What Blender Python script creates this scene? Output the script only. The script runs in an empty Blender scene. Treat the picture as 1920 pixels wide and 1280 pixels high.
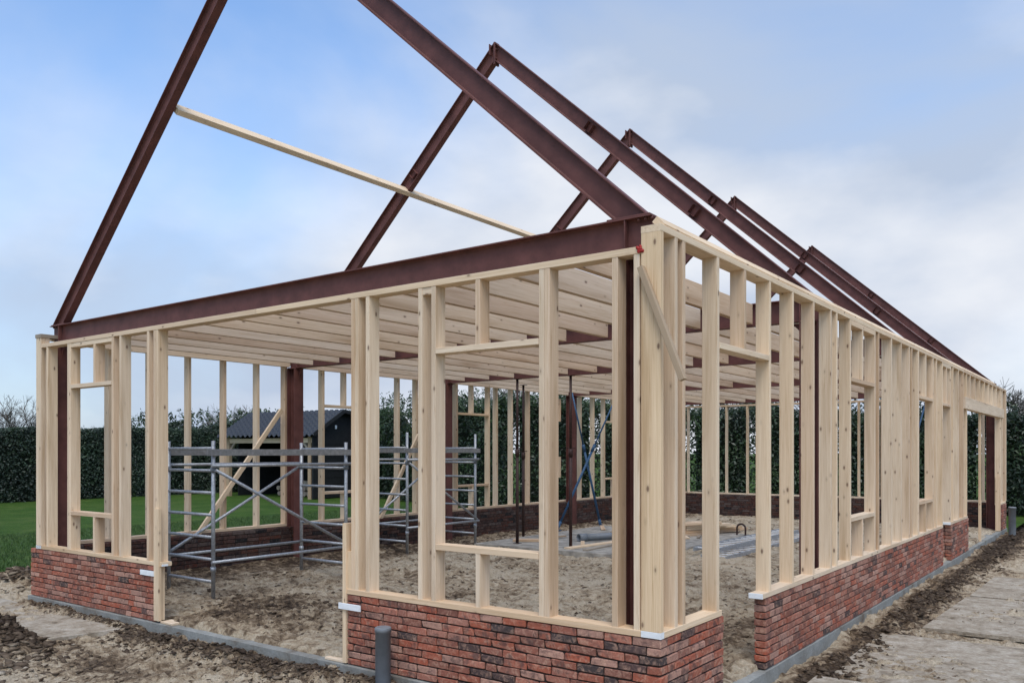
import bpy, math, random
import numpy as np
from mathutils import Vector, Matrix, noise
R_ = random.Random(7)
RN = np.random.default_rng(11)
S = bpy.context.scene
COL = S.collection
# ------------------------------------------------------------------ camera, sky, sun, exposure
cd = bpy.data.cameras.new('camera'); cam = bpy.data.objects.new('camera', cd); COL.objects.link(cam)
CAM = Vector((2.459, -4.927, 1.815))
cam.location = CAM; cam.rotation_euler = (math.pi/2, 0, math.radians(36.57))
cd.sensor_width = 36; cd.lens = 29.494; cd.shift_y = 0.1078; cd.clip_start = 0.05; cd.clip_end = 3000
S.camera = cam
SUN_EL, SUN_AZ = math.radians(60), math.radians(140)       # azimuth from +Y, clockwise
w = bpy.data.worlds.new('World'); S.world = w; w.use_nodes = True
nt = w.node_tree; nt.nodes.clear()
def N(t, typ, **k):
    n = t.nodes.new(typ)
    for a, b in k.items(): setattr(n, a, b)
    return n
out = N(nt, 'ShaderNodeOutputWorld'); bg = N(nt, 'ShaderNodeBackground'); bg.inputs[1].default_value = 0.092
sky = N(nt, 'ShaderNodeTexSky', sky_type='NISHITA', sun_disc=False, sun_elevation=SUN_EL, sun_rotation=SUN_AZ)
sky.air_density = 1.0; sky.dust_density = 1.2; sky.ozone_density = 1.6
tc = N(nt, 'ShaderNodeTexCoord'); mp = N(nt, 'ShaderNodeMapping'); mp.inputs['Scale'].default_value = (1.0, 1.0, 2.0)
mp.inputs['Location'].default_value = (3.1, 1.7, .35)
n1 = N(nt, 'ShaderNodeTexNoise'); n1.inputs['Scale'].default_value = 1.25; n1.inputs['Detail'].default_value = 8
n1.inputs['Roughness'].default_value = .48; n1.inputs['Distortion'].default_value = .35
sep = N(nt, 'ShaderNodeSeparateXYZ')
mr = N(nt, 'ShaderNodeMapRange'); mr.inputs[1].default_value = 0.0; mr.inputs[2].default_value = .55
mr.inputs[3].default_value = .27; mr.inputs[4].default_value = -.05        # more cloud towards the horizon
ad = N(nt, 'ShaderNodeMath', operation='ADD')
rp = N(nt, 'ShaderNodeValToRGB'); rp.color_ramp.elements[0].position = .38; rp.color_ramp.elements[1].position = .70
rp.color_ramp.interpolation = 'EASE'
n2 = N(nt, 'ShaderNodeTexNoise'); n2.inputs['Scale'].default_value = 2.6; n2.inputs['Detail'].default_value = 6
rc = N(nt, 'ShaderNodeValToRGB')
rc.color_ramp.elements[0].position = .40; rc.color_ramp.elements[0].color = (4.4, 5.2, 6.6, 1)
rc.color_ramp.elements[1].position = .60; rc.color_ramp.elements[1].color = (7.2, 7.5, 8.1, 1)
mx = N(nt, 'ShaderNodeMix', data_type='RGBA')
sg = N(nt, 'ShaderNodeMix', data_type='RGBA', blend_type='MULTIPLY'); sg.inputs[0].default_value = 1
sg.inputs[7].default_value = (1.85, 2.1, 2.3, 1)
L = nt.links.new
L(tc.outputs['Generated'], mp.inputs[0]); L(mp.outputs[0], n1.inputs['Vector']); L(mp.outputs[0], n2.inputs['Vector'])
L(tc.outputs['Generated'], sep.inputs[0]); L(sep.outputs[2], mr.inputs[0]); L(n1.outputs[0], ad.inputs[0]); L(mr.outputs[0], ad.inputs[1])
L(ad.outputs[0], rp.inputs[0]); L(n2.outputs[0], rc.inputs[0]); L(sky.outputs[0], sg.inputs[6])
L(rp.outputs[0], mx.inputs[0]); L(sg.outputs[2], mx.inputs[6]); L(rc.outputs[0], mx.inputs[7])
L(mx.outputs[2], bg.inputs[0]); L(bg.outputs[0], out.inputs[0])
sl = bpy.data.lights.new('sun', 'SUN'); sun = bpy.data.objects.new('sun', sl); COL.objects.link(sun)
sl.energy = 1.5; sl.angle = math.radians(34); sl.color = (1, .93, .83)
sd = Vector((math.sin(SUN_AZ)*math.cos(SUN_EL), math.cos(SUN_AZ)*math.cos(SUN_EL), math.sin(SUN_EL)))
sun.rotation_euler = sd.to_track_quat('Z', 'Y').to_euler(); sun.location = (6, -10, 14)
vs = S.view_settings; vs.view_transform = 'Standard'; vs.look = 'None'; vs.gamma = 1; vs.exposure = 0.32; vs.use_curve_mapping = False
S.cycles.max_bounces = 6

# ------------------------------------------------------------------ helpers
FW = Vector((-.5958, .8031)); RT = Vector((.8031, .5958))
def polar(px, d):                    # a point on the plan, d metres ahead and px/1573 to the side of the line of sight
    v = FW*d + RT*(d*(px-960)/1573); return CAM.x+v.x, CAM.y+v.y
WM = {}
def link(name, data, M=None, parent=None, **props):
    o = bpy.data.objects.new(name, data); COL.objects.link(o)
    M = M or Matrix.Identity(4); WM[o.name] = M
    if parent is not None:
        o.parent = parent; o.matrix_basis = WM[parent.name].inverted() @ M
    else: o.matrix_basis = M
    for k, v in props.items(): o[k] = v
    return o
def thing(name, loc, label, cat, group=None):
    o = link(name, None, Matrix.Translation(loc)); o['label'] = label; o['category'] = cat
    o.empty_display_size = .2
    if group: o['group'] = group
    return o
def mesh_np(name, v, f, mat, smooth=False):
    v = np.asarray(v, dtype=np.float32).reshape(-1, 3); f = np.asarray(f, dtype=np.int32)
    k = f.shape[1]; m = bpy.data.meshes.new(name)
    m.vertices.add(len(v)); m.vertices.foreach_set('co', v.ravel())
    m.loops.add(f.size); m.loops.foreach_set('vertex_index', f.ravel())
    m.polygons.add(len(f)); m.polygons.foreach_set('loop_start', np.arange(0, f.size, k, dtype=np.int32))
    m.polygons.foreach_set('loop_total', np.full(len(f), k, dtype=np.int32))
    m.update(calc_edges=True); m.validate()
    if smooth: m.polygons.foreach_set('use_smooth', np.ones(len(f), dtype=bool))
    m.materials.append(mat); return m
def mesh_py(name, v, f, mat, smooth=False):
    m = bpy.data.meshes.new(name); m.from_pydata([tuple(p) for p in v], [], f); m.materials.append(mat); m.update()
    if smooth:
        for p in m.polygons: p.use_smooth = True
    return m
BC = {}
def box_mesh(a, b, l, mat, c=.0022):
    key = (round(a, 4), round(b, 4), round(l, 3), mat.name)
    if key in BC: return BC[key]
    c = min(c, a*.2, b*.2); x, y, z = a/2, b/2, l/2
    ring = [(x-c, -y), (x, -y+c), (x, y-c), (x-c, y), (-x+c, y), (-x, y-c), (-x, -y+c), (-x+c, -y)]
    v = [(p, q, -z) for p, q in ring]+[(p, q, z) for p, q in ring]
    f = [(i, (i+1) % 8, 8+(i+1) % 8, 8+i) for i in range(8)]+[tuple(range(7, -1, -1)), tuple(range(8, 16))]
    m = mesh_py('board', v, f, mat); BC[key] = m; return m
def bar(name, p0, p1, a, b, mat, parent=None, side=None):
    """a rectangular bar from p0 to p1; a = thickness along 'side', b = across it"""
    p0, p1 = Vector(p0), Vector(p1); d = (p1-p0); l = d.length; z = d/l
    s = Vector(side) if side else (Vector((1, 0, 0)) if abs(z.x) < .9 else Vector((0, 1, 0)))
    x = (s - z*s.dot(z)).normalized(); y = z.cross(x)
    M = Matrix((x, y, z)).transposed().to_4x4(); M.translation = (p0+p1)/2
    return link(name, box_mesh(a, b, l, mat), M, parent)
def abox(name, X, Y, Z, mat, parent=None):
    dx, dy, dz = X[1]-X[0], Y[1]-Y[0], Z[1]-Z[0]; cx, cy, cz = sum(X)/2, sum(Y)/2, sum(Z)/2
    if dz >= dx and dz >= dy: return bar(name, (cx, cy, Z[0]), (cx, cy, Z[1]), dx, dy, mat, parent, (1, 0, 0))
    if dx >= dy: return bar(name, (X[0], cy, cz), (X[1], cy, cz), dy, dz, mat, parent, (0, 1, 0))
    return bar(name, (cx, Y[0], cz), (cx, Y[1], cz), dx, dz, mat, parent, (1, 0, 0))
def tube_mesh(segs, n=8, cap=True):
    v, f = [], []
    for p0, p1, r0, r1 in segs:
        p0, p1 = Vector(p0), Vector(p1); z = (p1-p0).normalized()
        x = z.orthogonal().normalized(); y = z.cross(x); b = len(v)
        for p, r in ((p0, r0), (p1, r1)):
            for i in range(n):
                a = 2*math.pi*i/n; v.append(p+x*(r*math.cos(a))+y*(r*math.sin(a)))
        for i in range(n): f.append((b+i, b+(i+1) % n, b+n+(i+1) % n, b+n+i))
        if cap: f.append(tuple(b+n-1-i for i in range(n))); f.append(tuple(b+n+i for i in range(n)))
    return v, f
def tube(name, p0, p1, r, mat, parent=None, n=12, r1=None):
    p0, p1 = Vector(p0), Vector(p1); v, f = tube_mesh([(Vector(), p1-p0, r, r1 or r)], n)
    m = mesh_py(name, v, f, mat)
    for p in m.polygons: p.use_smooth = len(p.vertices) == 4
    return link(name, m, Matrix.Translation(p0), parent)

# ------------------------------------------------------------------ materials
def mat(name):
    m = bpy.data.materials.new(name); m.use_nodes = True; t = m.node_tree
    return m, t, t.nodes['Principled BSDF']
def ramp(t, stops, src):
    r = N(t, 'ShaderNodeValToRGB'); e = r.color_ramp.elements
    while len(e) < len(stops): e.new(.5)
    for el, (p, c) in zip(e, stops): el.position = p; el.color = (*c, 1)
    t.links.new(src, r.inputs[0]); return r.outputs[0]
def noise_n(t, vec, scale, detail=5, rough=.55, dist=0, out=0):
    n = N(t, 'ShaderNodeTexNoise'); n.inputs['Scale'].default_value = scale; n.inputs['Detail'].default_value = detail
    n.inputs['Roughness'].default_value = rough; n.inputs['Distortion'].default_value = dist
    t.links.new(vec, n.inputs['Vector']); return n.outputs[out]
def mapping(t, vec, scale=(1, 1, 1)):
    m = N(t, 'ShaderNodeMapping'); m.inputs['Scale'].default_value = scale; t.links.new(vec, m.inputs[0]); return m.outputs[0]
def mixc(t, fac, a, b, typ='MIX'):
    m = N(t, 'ShaderNodeMix', data_type='RGBA', blend_type=typ)
    for i, s in ((0, fac), (6, a), (7, b)):
        if isinstance(s, (int, float)): m.inputs[i].default_value = s
        elif isinstance(s, tuple): m.inputs[i].default_value = (*s, 1)
        else: t.links.new(s, m.inputs[i])
    return m.outputs[2]
def math_n(t, op, a, b=None):
    m = N(t, 'ShaderNodeMath', operation=op)
    for i, s in enumerate((a, b)):
        if s is None: continue
        if isinstance(s, (int, float)): m.inputs[i].default_value = s
        else: t.links.new(s, m.inputs[i])
    return m.outputs[0]
def bump(t, b, h, strength=.4, dist=.01):
    n = N(t, 'ShaderNodeBump'); n.inputs['Strength'].default_value = strength; n.inputs['Distance'].default_value = dist
    t.links.new(h, n.inputs['Height']); t.links.new(n.outputs[0], b.inputs['Normal'])
def objvec(t, spread=37.0):
    """object coordinates shifted by a random amount for each object; also its random value"""
    c = N(t, 'ShaderNodeTexCoord'); oi = N(t, 'ShaderNodeObjectInfo')
    s = math_n(t, 'MULTIPLY', oi.outputs['Random'], spread)
    a = N(t, 'ShaderNodeVectorMath', operation='ADD'); t.links.new(c.outputs['Object'], a.inputs[0]); t.links.new(s, a.inputs[1])
    return a.outputs[0], oi.outputs['Random']
def wood(name, tint=(1, 1, 1), old=0.0):
    m, t, b = mat(name); v, rnd = objvec(t)
    g = noise_n(t, mapping(t, v, (38, 38, 1.1)), 1.7, 7, .68, .9)
    big = noise_n(t, mapping(t, v, (5, 5, .5)), 1.0, 3, .5, .3)
    def tn(c): return tuple(x*y for x, y in zip(c, tint))
    c1 = ramp(t, [(.28, tn((.52, .385, .26))), (.42, tn((.68, .565, .435))), (.58, tn((.74, .635, .51))), (.72, tn((.80, .715, .60)))], g)
    c2 = ramp(t, [(.28, (.72, .64, .55)), (.45, (.96, .93, .89)), (.7, (1.07, 1.05, 1.02))], big)
    c = mixc(t, 1.0, c1, c2, 'MULTIPLY')
    c3 = ramp(t, [(0, (.80, .71, .64)), (.14, (.93, .87, .82)), (.3, (1.0, 1.0, 1.0)), (.55, (1.05, 1.04, 1.02)), (.8, (1.03, .98, .90)), (.9, (.93, .88, .84)), (1, (1.0, .91, .82))], rnd)
    c = mixc(t, 1.0, c, c3, 'MULTIPLY')
    vo = N(t, 'ShaderNodeTexVoronoi'); vo.inputs['Scale'].default_value = 1.0; vo.inputs['Randomness'].default_value = 1
    t.links.new(mapping(t, v, (9.5, 9.5, 4.6)), vo.inputs['Vector'])
    k = ramp(t, [(.035, (1, 1, 1)), (.08, (.8, .8, .8)), (.11, (.2, .2, .2)), (.2, (0, 0, 0))], vo.outputs['Distance'])
    c = mixc(t, math_n(t, 'MULTIPLY', k, .85), c, (.13, .065, .04))
    if old: c = mixc(t, old, c, mixc(t, big, (.13, .115, .095), (.27, .235, .19)))
    t.links.new(c, b.inputs['Base Color']); b.inputs['Roughness'].default_value = .72
    b.inputs['Specular IOR Level'].default_value = .25
    bump(t, b, g, .25, .002); return m
WOOD = wood('spruce', (1, .965, .915)); WOODP = wood('spruce_joist', (.90, .855, .82)); OLD = wood('weathered_wood', (1, 1, 1), .75)
WORN = wood('worn_wood', (.8, .66, .5), .5)
WOODY = wood('spruce_yellow', (1.0, .93, .82))
def brick_mat(name, attr=False, tone=(1, 1, 1)):
    m, t, b = mat(name)
    if attr:
        c = N(t, 'ShaderNodeTexCoord'); a = N(t, 'ShaderNodeAttribute', attribute_name='brick_random')
        v = c.outputs['Object']; rnd = a.outputs['Fac']
    else: v, rnd = objvec(t, 91)
    base = ramp(t, [(0, (.085, .055, .055)), (.07, (.05, .043, .046)), (.10, (.16, .08, .066)), (.32, (.24, .092, .066)), (.48, (.29, .088, .056)),
                    (.60, (.20, .105, .088)), (.72, (.31, .13, .097)), (.86, (.27, .17, .145)), (1, (.36, .225, .19))], rnd)
    n = noise_n(t, v, 22, 6, .66, .8); n3 = noise_n(t, v, 60, 5, .7)
    smear = ramp(t, [(.47, (0, 0, 0)), (.66, (1, 1, 1))], n)
    c = mixc(t, math_n(t, 'MULTIPLY', smear, .55), base, (.43, .295, .235))
    n2 = noise_n(t, v, 11, 5, .6, .5)
    dark = ramp(t, [(.52, (0, 0, 0)), (.64, (1, 1, 1))], n2)
    c = mixc(t, math_n(t, 'MULTIPLY', dark, .7), c, (.07, .05, .052))
    c = mixc(t, .55, c, ramp(t, [(.3, (.55, .5, .5)), (.7, (1.25, 1.2, 1.18))], n3), 'MULTIPLY')
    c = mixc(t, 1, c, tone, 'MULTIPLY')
    t.links.new(c, b.inputs['Base Color']); b.inputs['Roughness'].default_value = .9; b.inputs['Specular IOR Level'].default_value = .2
    bump(t, b, math_n(t, 'ADD', n3, n), .9, .004); return m
BRICK = brick_mat('old_red_brick', False, (1.34, 1.22, 1.08)); BRICKS = brick_mat('old_red_brick_far', True, (1.34, 1.22, 1.08))
BRICKI = brick_mat('brown_shaded_inner_brick', False, (.36, .44, .47)); BRICKIS = brick_mat('brown_shaded_inner_brick_far', True, (.36, .44, .47))  # brown inner bricks, with the shade of the interior put into their tone
def plain(name, col, rough=.6, metal=0, nscale=12, amt=.25, bstr=.15, spec=.4, obj=True):
    m, t, b = mat(name); v, rnd = objvec(t, 13)
    n = noise_n(t, v, nscale, 6, .62)
    lo = tuple(x*(1-amt) for x in col); hi = tuple(min(1, x*(1+amt)) for x in col)
    t.links.new(ramp(t, [(.3, lo), (.7, hi)], n), b.inputs['Base Color'])
    b.inputs['Roughness'].default_value = rough; b.inputs['Metallic'].default_value = metal; b.inputs['Specular IOR Level'].default_value = spec
    bump(t, b, n, bstr, .004); return m
MORTAR = plain('dark_mortar', (.026, .019, .016), .95, 0, 60, .4)
STEEL = plain('red_oxide_primer', (.13, .050, .042), .6, 0, 5, .28, .08, .3)
def conc_mat():
    m, t, b = mat('footing_concrete'); g = N(t, 'ShaderNodeTexCoord'); v = g.outputs['Object']
    n = noise_n(t, v, 2.4, 9, .68, .3); n3 = noise_n(t, v, 38, 6, .7)
    c = ramp(t, [(.32, (.15, .12, .09)), (.44, (.24, .235, .21)), (.6, (.29, .295, .275)), (.75, (.38, .37, .33))], n)
    c = mixc(t, .5, c, ramp(t, [(.3, (.6, .6, .6)), (.7, (1.2, 1.2, 1.2))], n3), 'MULTIPLY')
    t.links.new(c, b.inputs['Base Color']); b.inputs['Roughness'].default_value = .92; b.inputs['Specular IOR Level'].default_value = .2
    bump(t, b, math_n(t, 'ADD', n, n3), .7, .012); return m
CONC = conc_mat()
SLAB = plain('slab_concrete', (.30, .275, .235), .92, 0, 5, .5, .5, .2)
ALU = plain('aluminium', (.40, .415, .43), .48, .6, 30, .3, .08)
ALUB = plain('bright_aluminium', (.72, .72, .71), .5, .0, 30, .2, .08)
ALUD = plain('grey_toe_board', (.26, .26, .26), .6, .2, 20, .25)
PROP = plain('rusty_prop', (.05, .026, .022), .6, .2, 40, .5)
BLUE = plain('blue_paint', (.03, .085, .17), .5, 0, 40, .3)
PVC = plain('grey_pvc', (.18, .195, .21), .45, 0, 8, .15, .03)
PVCD = plain('pale_grey_pvc', (.20, .21, .22), .5, 0, 8, .15, .03)
WHITE = plain('white_plastic', (.78, .8, .8), .5, 0, 20, .08, .05)
RED = plain('red_tape', (.35, .025, .02), .6, 0, 30, .4)
BLACKW = plain('black_stained_board', (.012, .013, .014), .75, 0, 8, .35, .3)
TILE = plain('anthracite_tile', (.032, .037, .046), .55, 0, 14, .3)
BARK = plain('grey_bark', (.10, .085, .07), .95, 0, 30, .4, .5)
PLATE = None

def leafmat(name, c0, c1, c2, rough=.45):
    m, t, b = mat(name); a = N(t, 'ShaderNodeAttribute', attribute_name='leaf_random')
    c = ramp(t, [(0, c0), (.6, c1), (1, c2)], a.outputs['Fac'])
    t.links.new(c, b.inputs['Base Color']); b.inputs['Roughness'].default_value = rough; b.inputs['Specular IOR Level'].default_value = .5
    return m
LAUREL = leafmat('laurel_leaf', (.013, .027, .010), (.028, .055, .018), (.06, .10, .035))
HEDGE = leafmat('hedge_leaf', (.012, .022, .012), (.022, .042, .02), (.045, .075, .035), .55)
GRASS = leafmat('grass_blade', (.025, .06, .010), (.045, .10, .016), (.085, .14, .03), .7)
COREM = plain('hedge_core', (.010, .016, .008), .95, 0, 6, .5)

def soil_mat():
    m, t, b = mat('sandy_soil'); g = N(t, 'ShaderNodeTexCoord'); v = g.outputs['Object']
    a = N(t, 'ShaderNodeAttribute', attribute_name='mud')
    n = noise_n(t, v, 1.1, 8, .62, .4); n2 = noise_n(t, v, 9, 7, .66, .6); n3 = noise_n(t, v, 55, 6, .7)
    mm = math_n(t, 'ADD', a.outputs['Fac'], math_n(t, 'MULTIPLY', math_n(t, 'SUBTRACT', n, .5), 1.5))
    mm = math_n(t, 'ADD', mm, math_n(t, 'MULTIPLY', math_n(t, 'SUBTRACT', n2, .5), 2.0))
    c = ramp(t, [(.08, (.57, .475, .345)), (.32, (.43, .335, .225)), (.54, (.21, .15, .096)), (.80, (.065, .044, .029))], mm)
    c = mixc(t, .65, c, ramp(t, [(.3, (.5, .5, .5)), (.68, (1.3, 1.3, 1.3))], n3), 'MULTIPLY')
    t.links.new(c, b.inputs['Base Color']); b.inputs['Roughness'].default_value = .95; b.inputs['Specular IOR Level'].default_value = .15
    bump(t, b, math_n(t, 'ADD', n2, math_n(t, 'MULTIPLY', n3, .6)), 1.0, .05); return m
SOIL = soil_mat()
def clod_mat():
    m, t, b = mat('mud_clod'); a = N(t, 'ShaderNodeAttribute', attribute_name='leaf_random'); g = N(t, 'ShaderNodeTexCoord')
    n3 = noise_n(t, g.outputs['Object'], 60, 5, .7)
    c = ramp(t, [(0, (.055, .038, .027)), (.5, (.13, .095, .066)), (.8, (.27, .215, .155)), (1, (.42, .36, .28))], a.outputs['Fac'])
    c = mixc(t, .6, c, ramp(t, [(.3, (.5, .5, .5)), (.7, (1.25, 1.25, 1.25))], n3), 'MULTIPLY')
    t.links.new(c, b.inputs['Base Color']); b.inputs['Roughness'].default_value = .95; b.inputs['Specular IOR Level'].default_value = .15
    bump(t, b, n3, .8, .01); return m
CLOD = clod_mat()
def lawn_mat():
    m, t, b = mat('lawn_turf'); g = N(t, 'ShaderNodeTexCoord'); v = g.outputs['Object']
    n = noise_n(t, v, .9, 8, .7); n2 = noise_n(t, v, 22, 5, .75)
    c = mixc(t, 1, ramp(t, [(.3, (.035, .08, .013)), (.5, (.055, .11, .02)), (.7, (.10, .14, .038))], n),
             ramp(t, [(.3, (.45, .45, .45)), (.7, (1.35, 1.35, 1.2))], n2), 'MULTIPLY')
    t.links.new(c, b.inputs['Base Color']); b.inputs['Roughness'].default_value = .9; b.inputs['Specular IOR Level'].default_value = .1
    bump(t, b, n2, 1, .05); return m
LAWN = lawn_mat()
def plate_mat():
    m, t, b = mat('sand_covered_plate'); g = N(t, 'ShaderNodeTexCoord'); v = g.outputs['Object']
    n = noise_n(t, v, 6.5, 9, .72, .15); n3 = noise_n(t, v, 40, 6, .7)
    c = ramp(t, [(.3, (.16, .125, .085)), (.45, (.34, .285, .215)), (.58, (.45, .395, .315)), (.72, (.55, .50, .43))], n)
    c = mixc(t, .6, c, ramp(t, [(.3, (.55, .55, .55)), (.68, (1.25, 1.25, 1.25))], n3), 'MULTIPLY')
    t.links.new(c, b.inputs['Base Color']); b.inputs['Roughness'].default_value = .9; b.inputs['Specular IOR Level'].default_value = .2
    bump(t, b, math_n(t, 'ADD', n, n3), .8, .02); return m
PLATE = plate_mat()

# ------------------------------------------------------------------ ground
WX0, WY1 = -8.82, 18.24              # outer left face, outer rear face of the house (corner nearest the camera at 0,0)
def vnoise(x, y, s, seed):           # smooth value noise, vectorised
    xs, ys = x*s+seed*17.3, y*s+seed*9.1; i, j = np.floor(xs).astype(int), np.floor(ys).astype(int); u, v = xs-i, ys-j
    u = u*u*(3-2*u); v = v*v*(3-2*v)
    def h(a, b):
        q = (a*374761393+b*668265263+seed*1442695) & 0x7fffffff; q = ((q ^ (q >> 13))*1274126177) & 0x7fffffff
        return ((q ^ (q >> 16)) & 0xffff)/65535.
    return (h(i, j)*(1-u)+h(i+1, j)*u)*(1-v)+(h(i, j+1)*(1-u)+h(i+1, j+1)*u)*v
def fbm(x, y, s, seed, o=4):
    r = 0; a = 1; t = 0
    for k in range(o): r = r+a*vnoise(x, y, s*2.03**k, seed+k); t += a; a *= .55
    return r/t
def sstep(a, b, x): t = np.clip((x-a)/(b-a), 0, 1); return t*t*(3-2*t)
def inside_f(x, y): return sstep(0.0, .06, y-.03)*sstep(0, .06, -.03-x)*sstep(0, .06, x-WX0-.03)*sstep(0, .06, WY1-y-.03)
def gz(x, y):
    """height of the building ground and how muddy it is"""
    x = np.asarray(x, float); y = np.asarray(y, float); ins = inside_f(x, y)
    rough = (fbm(x, y, 1.1, 3, 4)-.5)*.10+(fbm(x+fbm(x, y, 3, 5, 2)*.3, y, 6.5, 9, 4)-.5)*.075
    ridge = 1-np.abs(fbm(x, y, 4.2, 21, 3)-.5)*4
    wx, wy = x+.25*fbm(x, y, 2.2, 41, 2), y+.25*fbm(x, y, 2.2, 43, 2)
    r2 = 1-np.abs(fbm(wx, wy, 7.5, 51, 3)-.5)*5; r3 = 1-np.abs(fbm(wx*1.0, wy*1.6, 13., 55, 2)-.5)*4
    patch = sstep(.38, .62, fbm(x, y, .9, 61, 3))
    rough = rough+np.clip(ridge, 0, 1)*.022+(np.clip(r2, 0, 1)*.052+np.clip(r3, 0, 1)*.026)*(.35+.65*patch)-.022
    zi = .035+.05*sstep(-7.2, -8.4, x)*sstep(9, 4, y)-.045*sstep(12, 16, y)+rough*.8
    # banks of mud: before the threshold, along the right wall, heaps at the left
    front = np.exp(-((y+.18)/.22)**2)*sstep(-6.6, -5.8, x)*sstep(-1.2, -2.6, x)
    right = np.exp(-((x-.32)/.26)**2)*sstep(.6, 2.2, y)
    heap1 = np.exp(-(((x+6.62)/.55)**2+((y+1.34)/.30)**2)); heap2 = np.exp(-(((x+10.25)/.8)**2+((y-.55)/.35)**2))
    leftb = np.exp(-((y+.12)/.10)**2)*sstep(-9, -8.2, x)*sstep(-6.0, -6.6, x)
    zo = -.13+rough+.06*front+.035*right+.34*heap1+.26*heap2+.06*leftb
    zo = zo-.10*np.exp(-((x+4.6)/2.4)**2-((y+1.6)/.9)**2)*0
    site = sstep(-8.95, -9.15, x)*sstep(.85, 1.25, y+.35*(fbm(x, y, 1.3, 31, 3)-.5))+sstep(18.3, 18.7, y)*sstep(.3, -.2, x)+sstep(-12.2, -12.8, x)
    zo = zo-.35*np.clip(site, 0, 1)
    z = zo*(1-ins)+zi*ins
    mo = .16+.55*front+.55*right+.75*heap1+.5*heap2+.35*leftb+.42*np.exp(-(((x+5.2)/1.3)**2+((y+.95)/.5)**2))+.3*sstep(10, 15, y)
    mi = .20+.35*np.exp(-(((x+5.3)/.8)**2+((y-1.0)/.7)**2))+.38*sstep(-7.0, -8.4, x)+.28*np.exp(-((y-3.2)/1.3)**2-((x+1.0)/1.2)**2)+.12*sstep(6, 3, y)*sstep(-3, -5, x)
    return z, mo*(1-ins)+mi*ins, ins
def axis(parts):
    a = []
    for lo, hi, st in parts: a += list(np.arange(lo, hi-1e-6, st))
    return np.array(a+[parts[-1][1]])
gx = axis([(-14, -9, .12), (-9, -6.5, .034), (-6.5, 1.6, .026), (1.6, 4, .06), (4, 9, .3)])
gy = axis([(-9, -3, .3), (-3, 2.6, .026), (2.6, 6, .04), (6, 19, .075), (19, 27, .3)])
X, Y = np.meshgrid(gx, gy); Zg, MUD, _ = gz(X, Y)
nx, ny = len(gx), len(gy); idx = np.arange(nx*ny).reshape(ny, nx)
F = np.stack([idx[:-1, :-1], idx[:-1, 1:], idx[1:, 1:], idx[1:, :-1]], -1).reshape(-1, 4)
gm = mesh_np('ground', np.stack([X, Y, Zg], -1), F, SOIL, True)
at = gm.attributes.new('mud', 'FLOAT', 'POINT'); at.data.foreach_set('value', MUD.ravel().astype(np.float32))
link('ground', gm, kind='structure')
lv, lf = [], []
for x0, x1, y0, y1 in ((-900, -8.9, .55, 900), (-8.9, 0, 18.5, 900), (0, 900, 26.5, 900), (8.9, 900, -900, 26.5), (-900, 8.9, -900, -8.9), (-900, -13.9, -8.9, .55)):
    i = len(lv); lv += [(x0, y0, -.15), (x1, y0, -.15), (x1, y1, -.15), (x0, y1, -.15)]; lf.append((i, i+1, i+2, i+3))
link('lawn', mesh_py('lawn', lv, lf, LAWN), kind='structure')

def set_rand(m, per, n):             # the same random number for all vertices of one piece
    a = m.attributes.new('leaf_random', 'FLOAT', 'POINT')
    a.data.foreach_set('value', np.repeat(per, n).astype(np.float32))
def grass():
    n = 90000; x = RN.uniform(-19, -8.95, n); y = RN.uniform(.7, 17, n)**1.0
    site = sstep(.75, 1.35, y+.35*(fbm(x, y, 1.3, 31, 3)-.5)); k = RN.random(n) < site; x, y = x[k], y[k]; n = len(x)
    h = RN.uniform(.03, .075, n); a = RN.uniform(0, 6.28, n); wd = RN.uniform(.004, .009, n); le = RN.normal(0, .025, (n, 2))
    b = np.stack([x, y, np.full(n, -.15)], -1); dx = np.stack([np.cos(a)*wd, np.sin(a)*wd, 0*a], -1)
    t = b+np.stack([le[:, 0], le[:, 1], h], -1)
    v = np.stack([b-dx, b+dx, t], 1).reshape(-1, 3); m = mesh_np('grass', v, np.arange(3*n).reshape(-1, 3), GRASS)
    set_rand(m, RN.random(n)**1.4, 3)
    link('grass', m, kind='stuff', label='short green lawn grass left of the house frame', category='grass')
grass()
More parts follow.
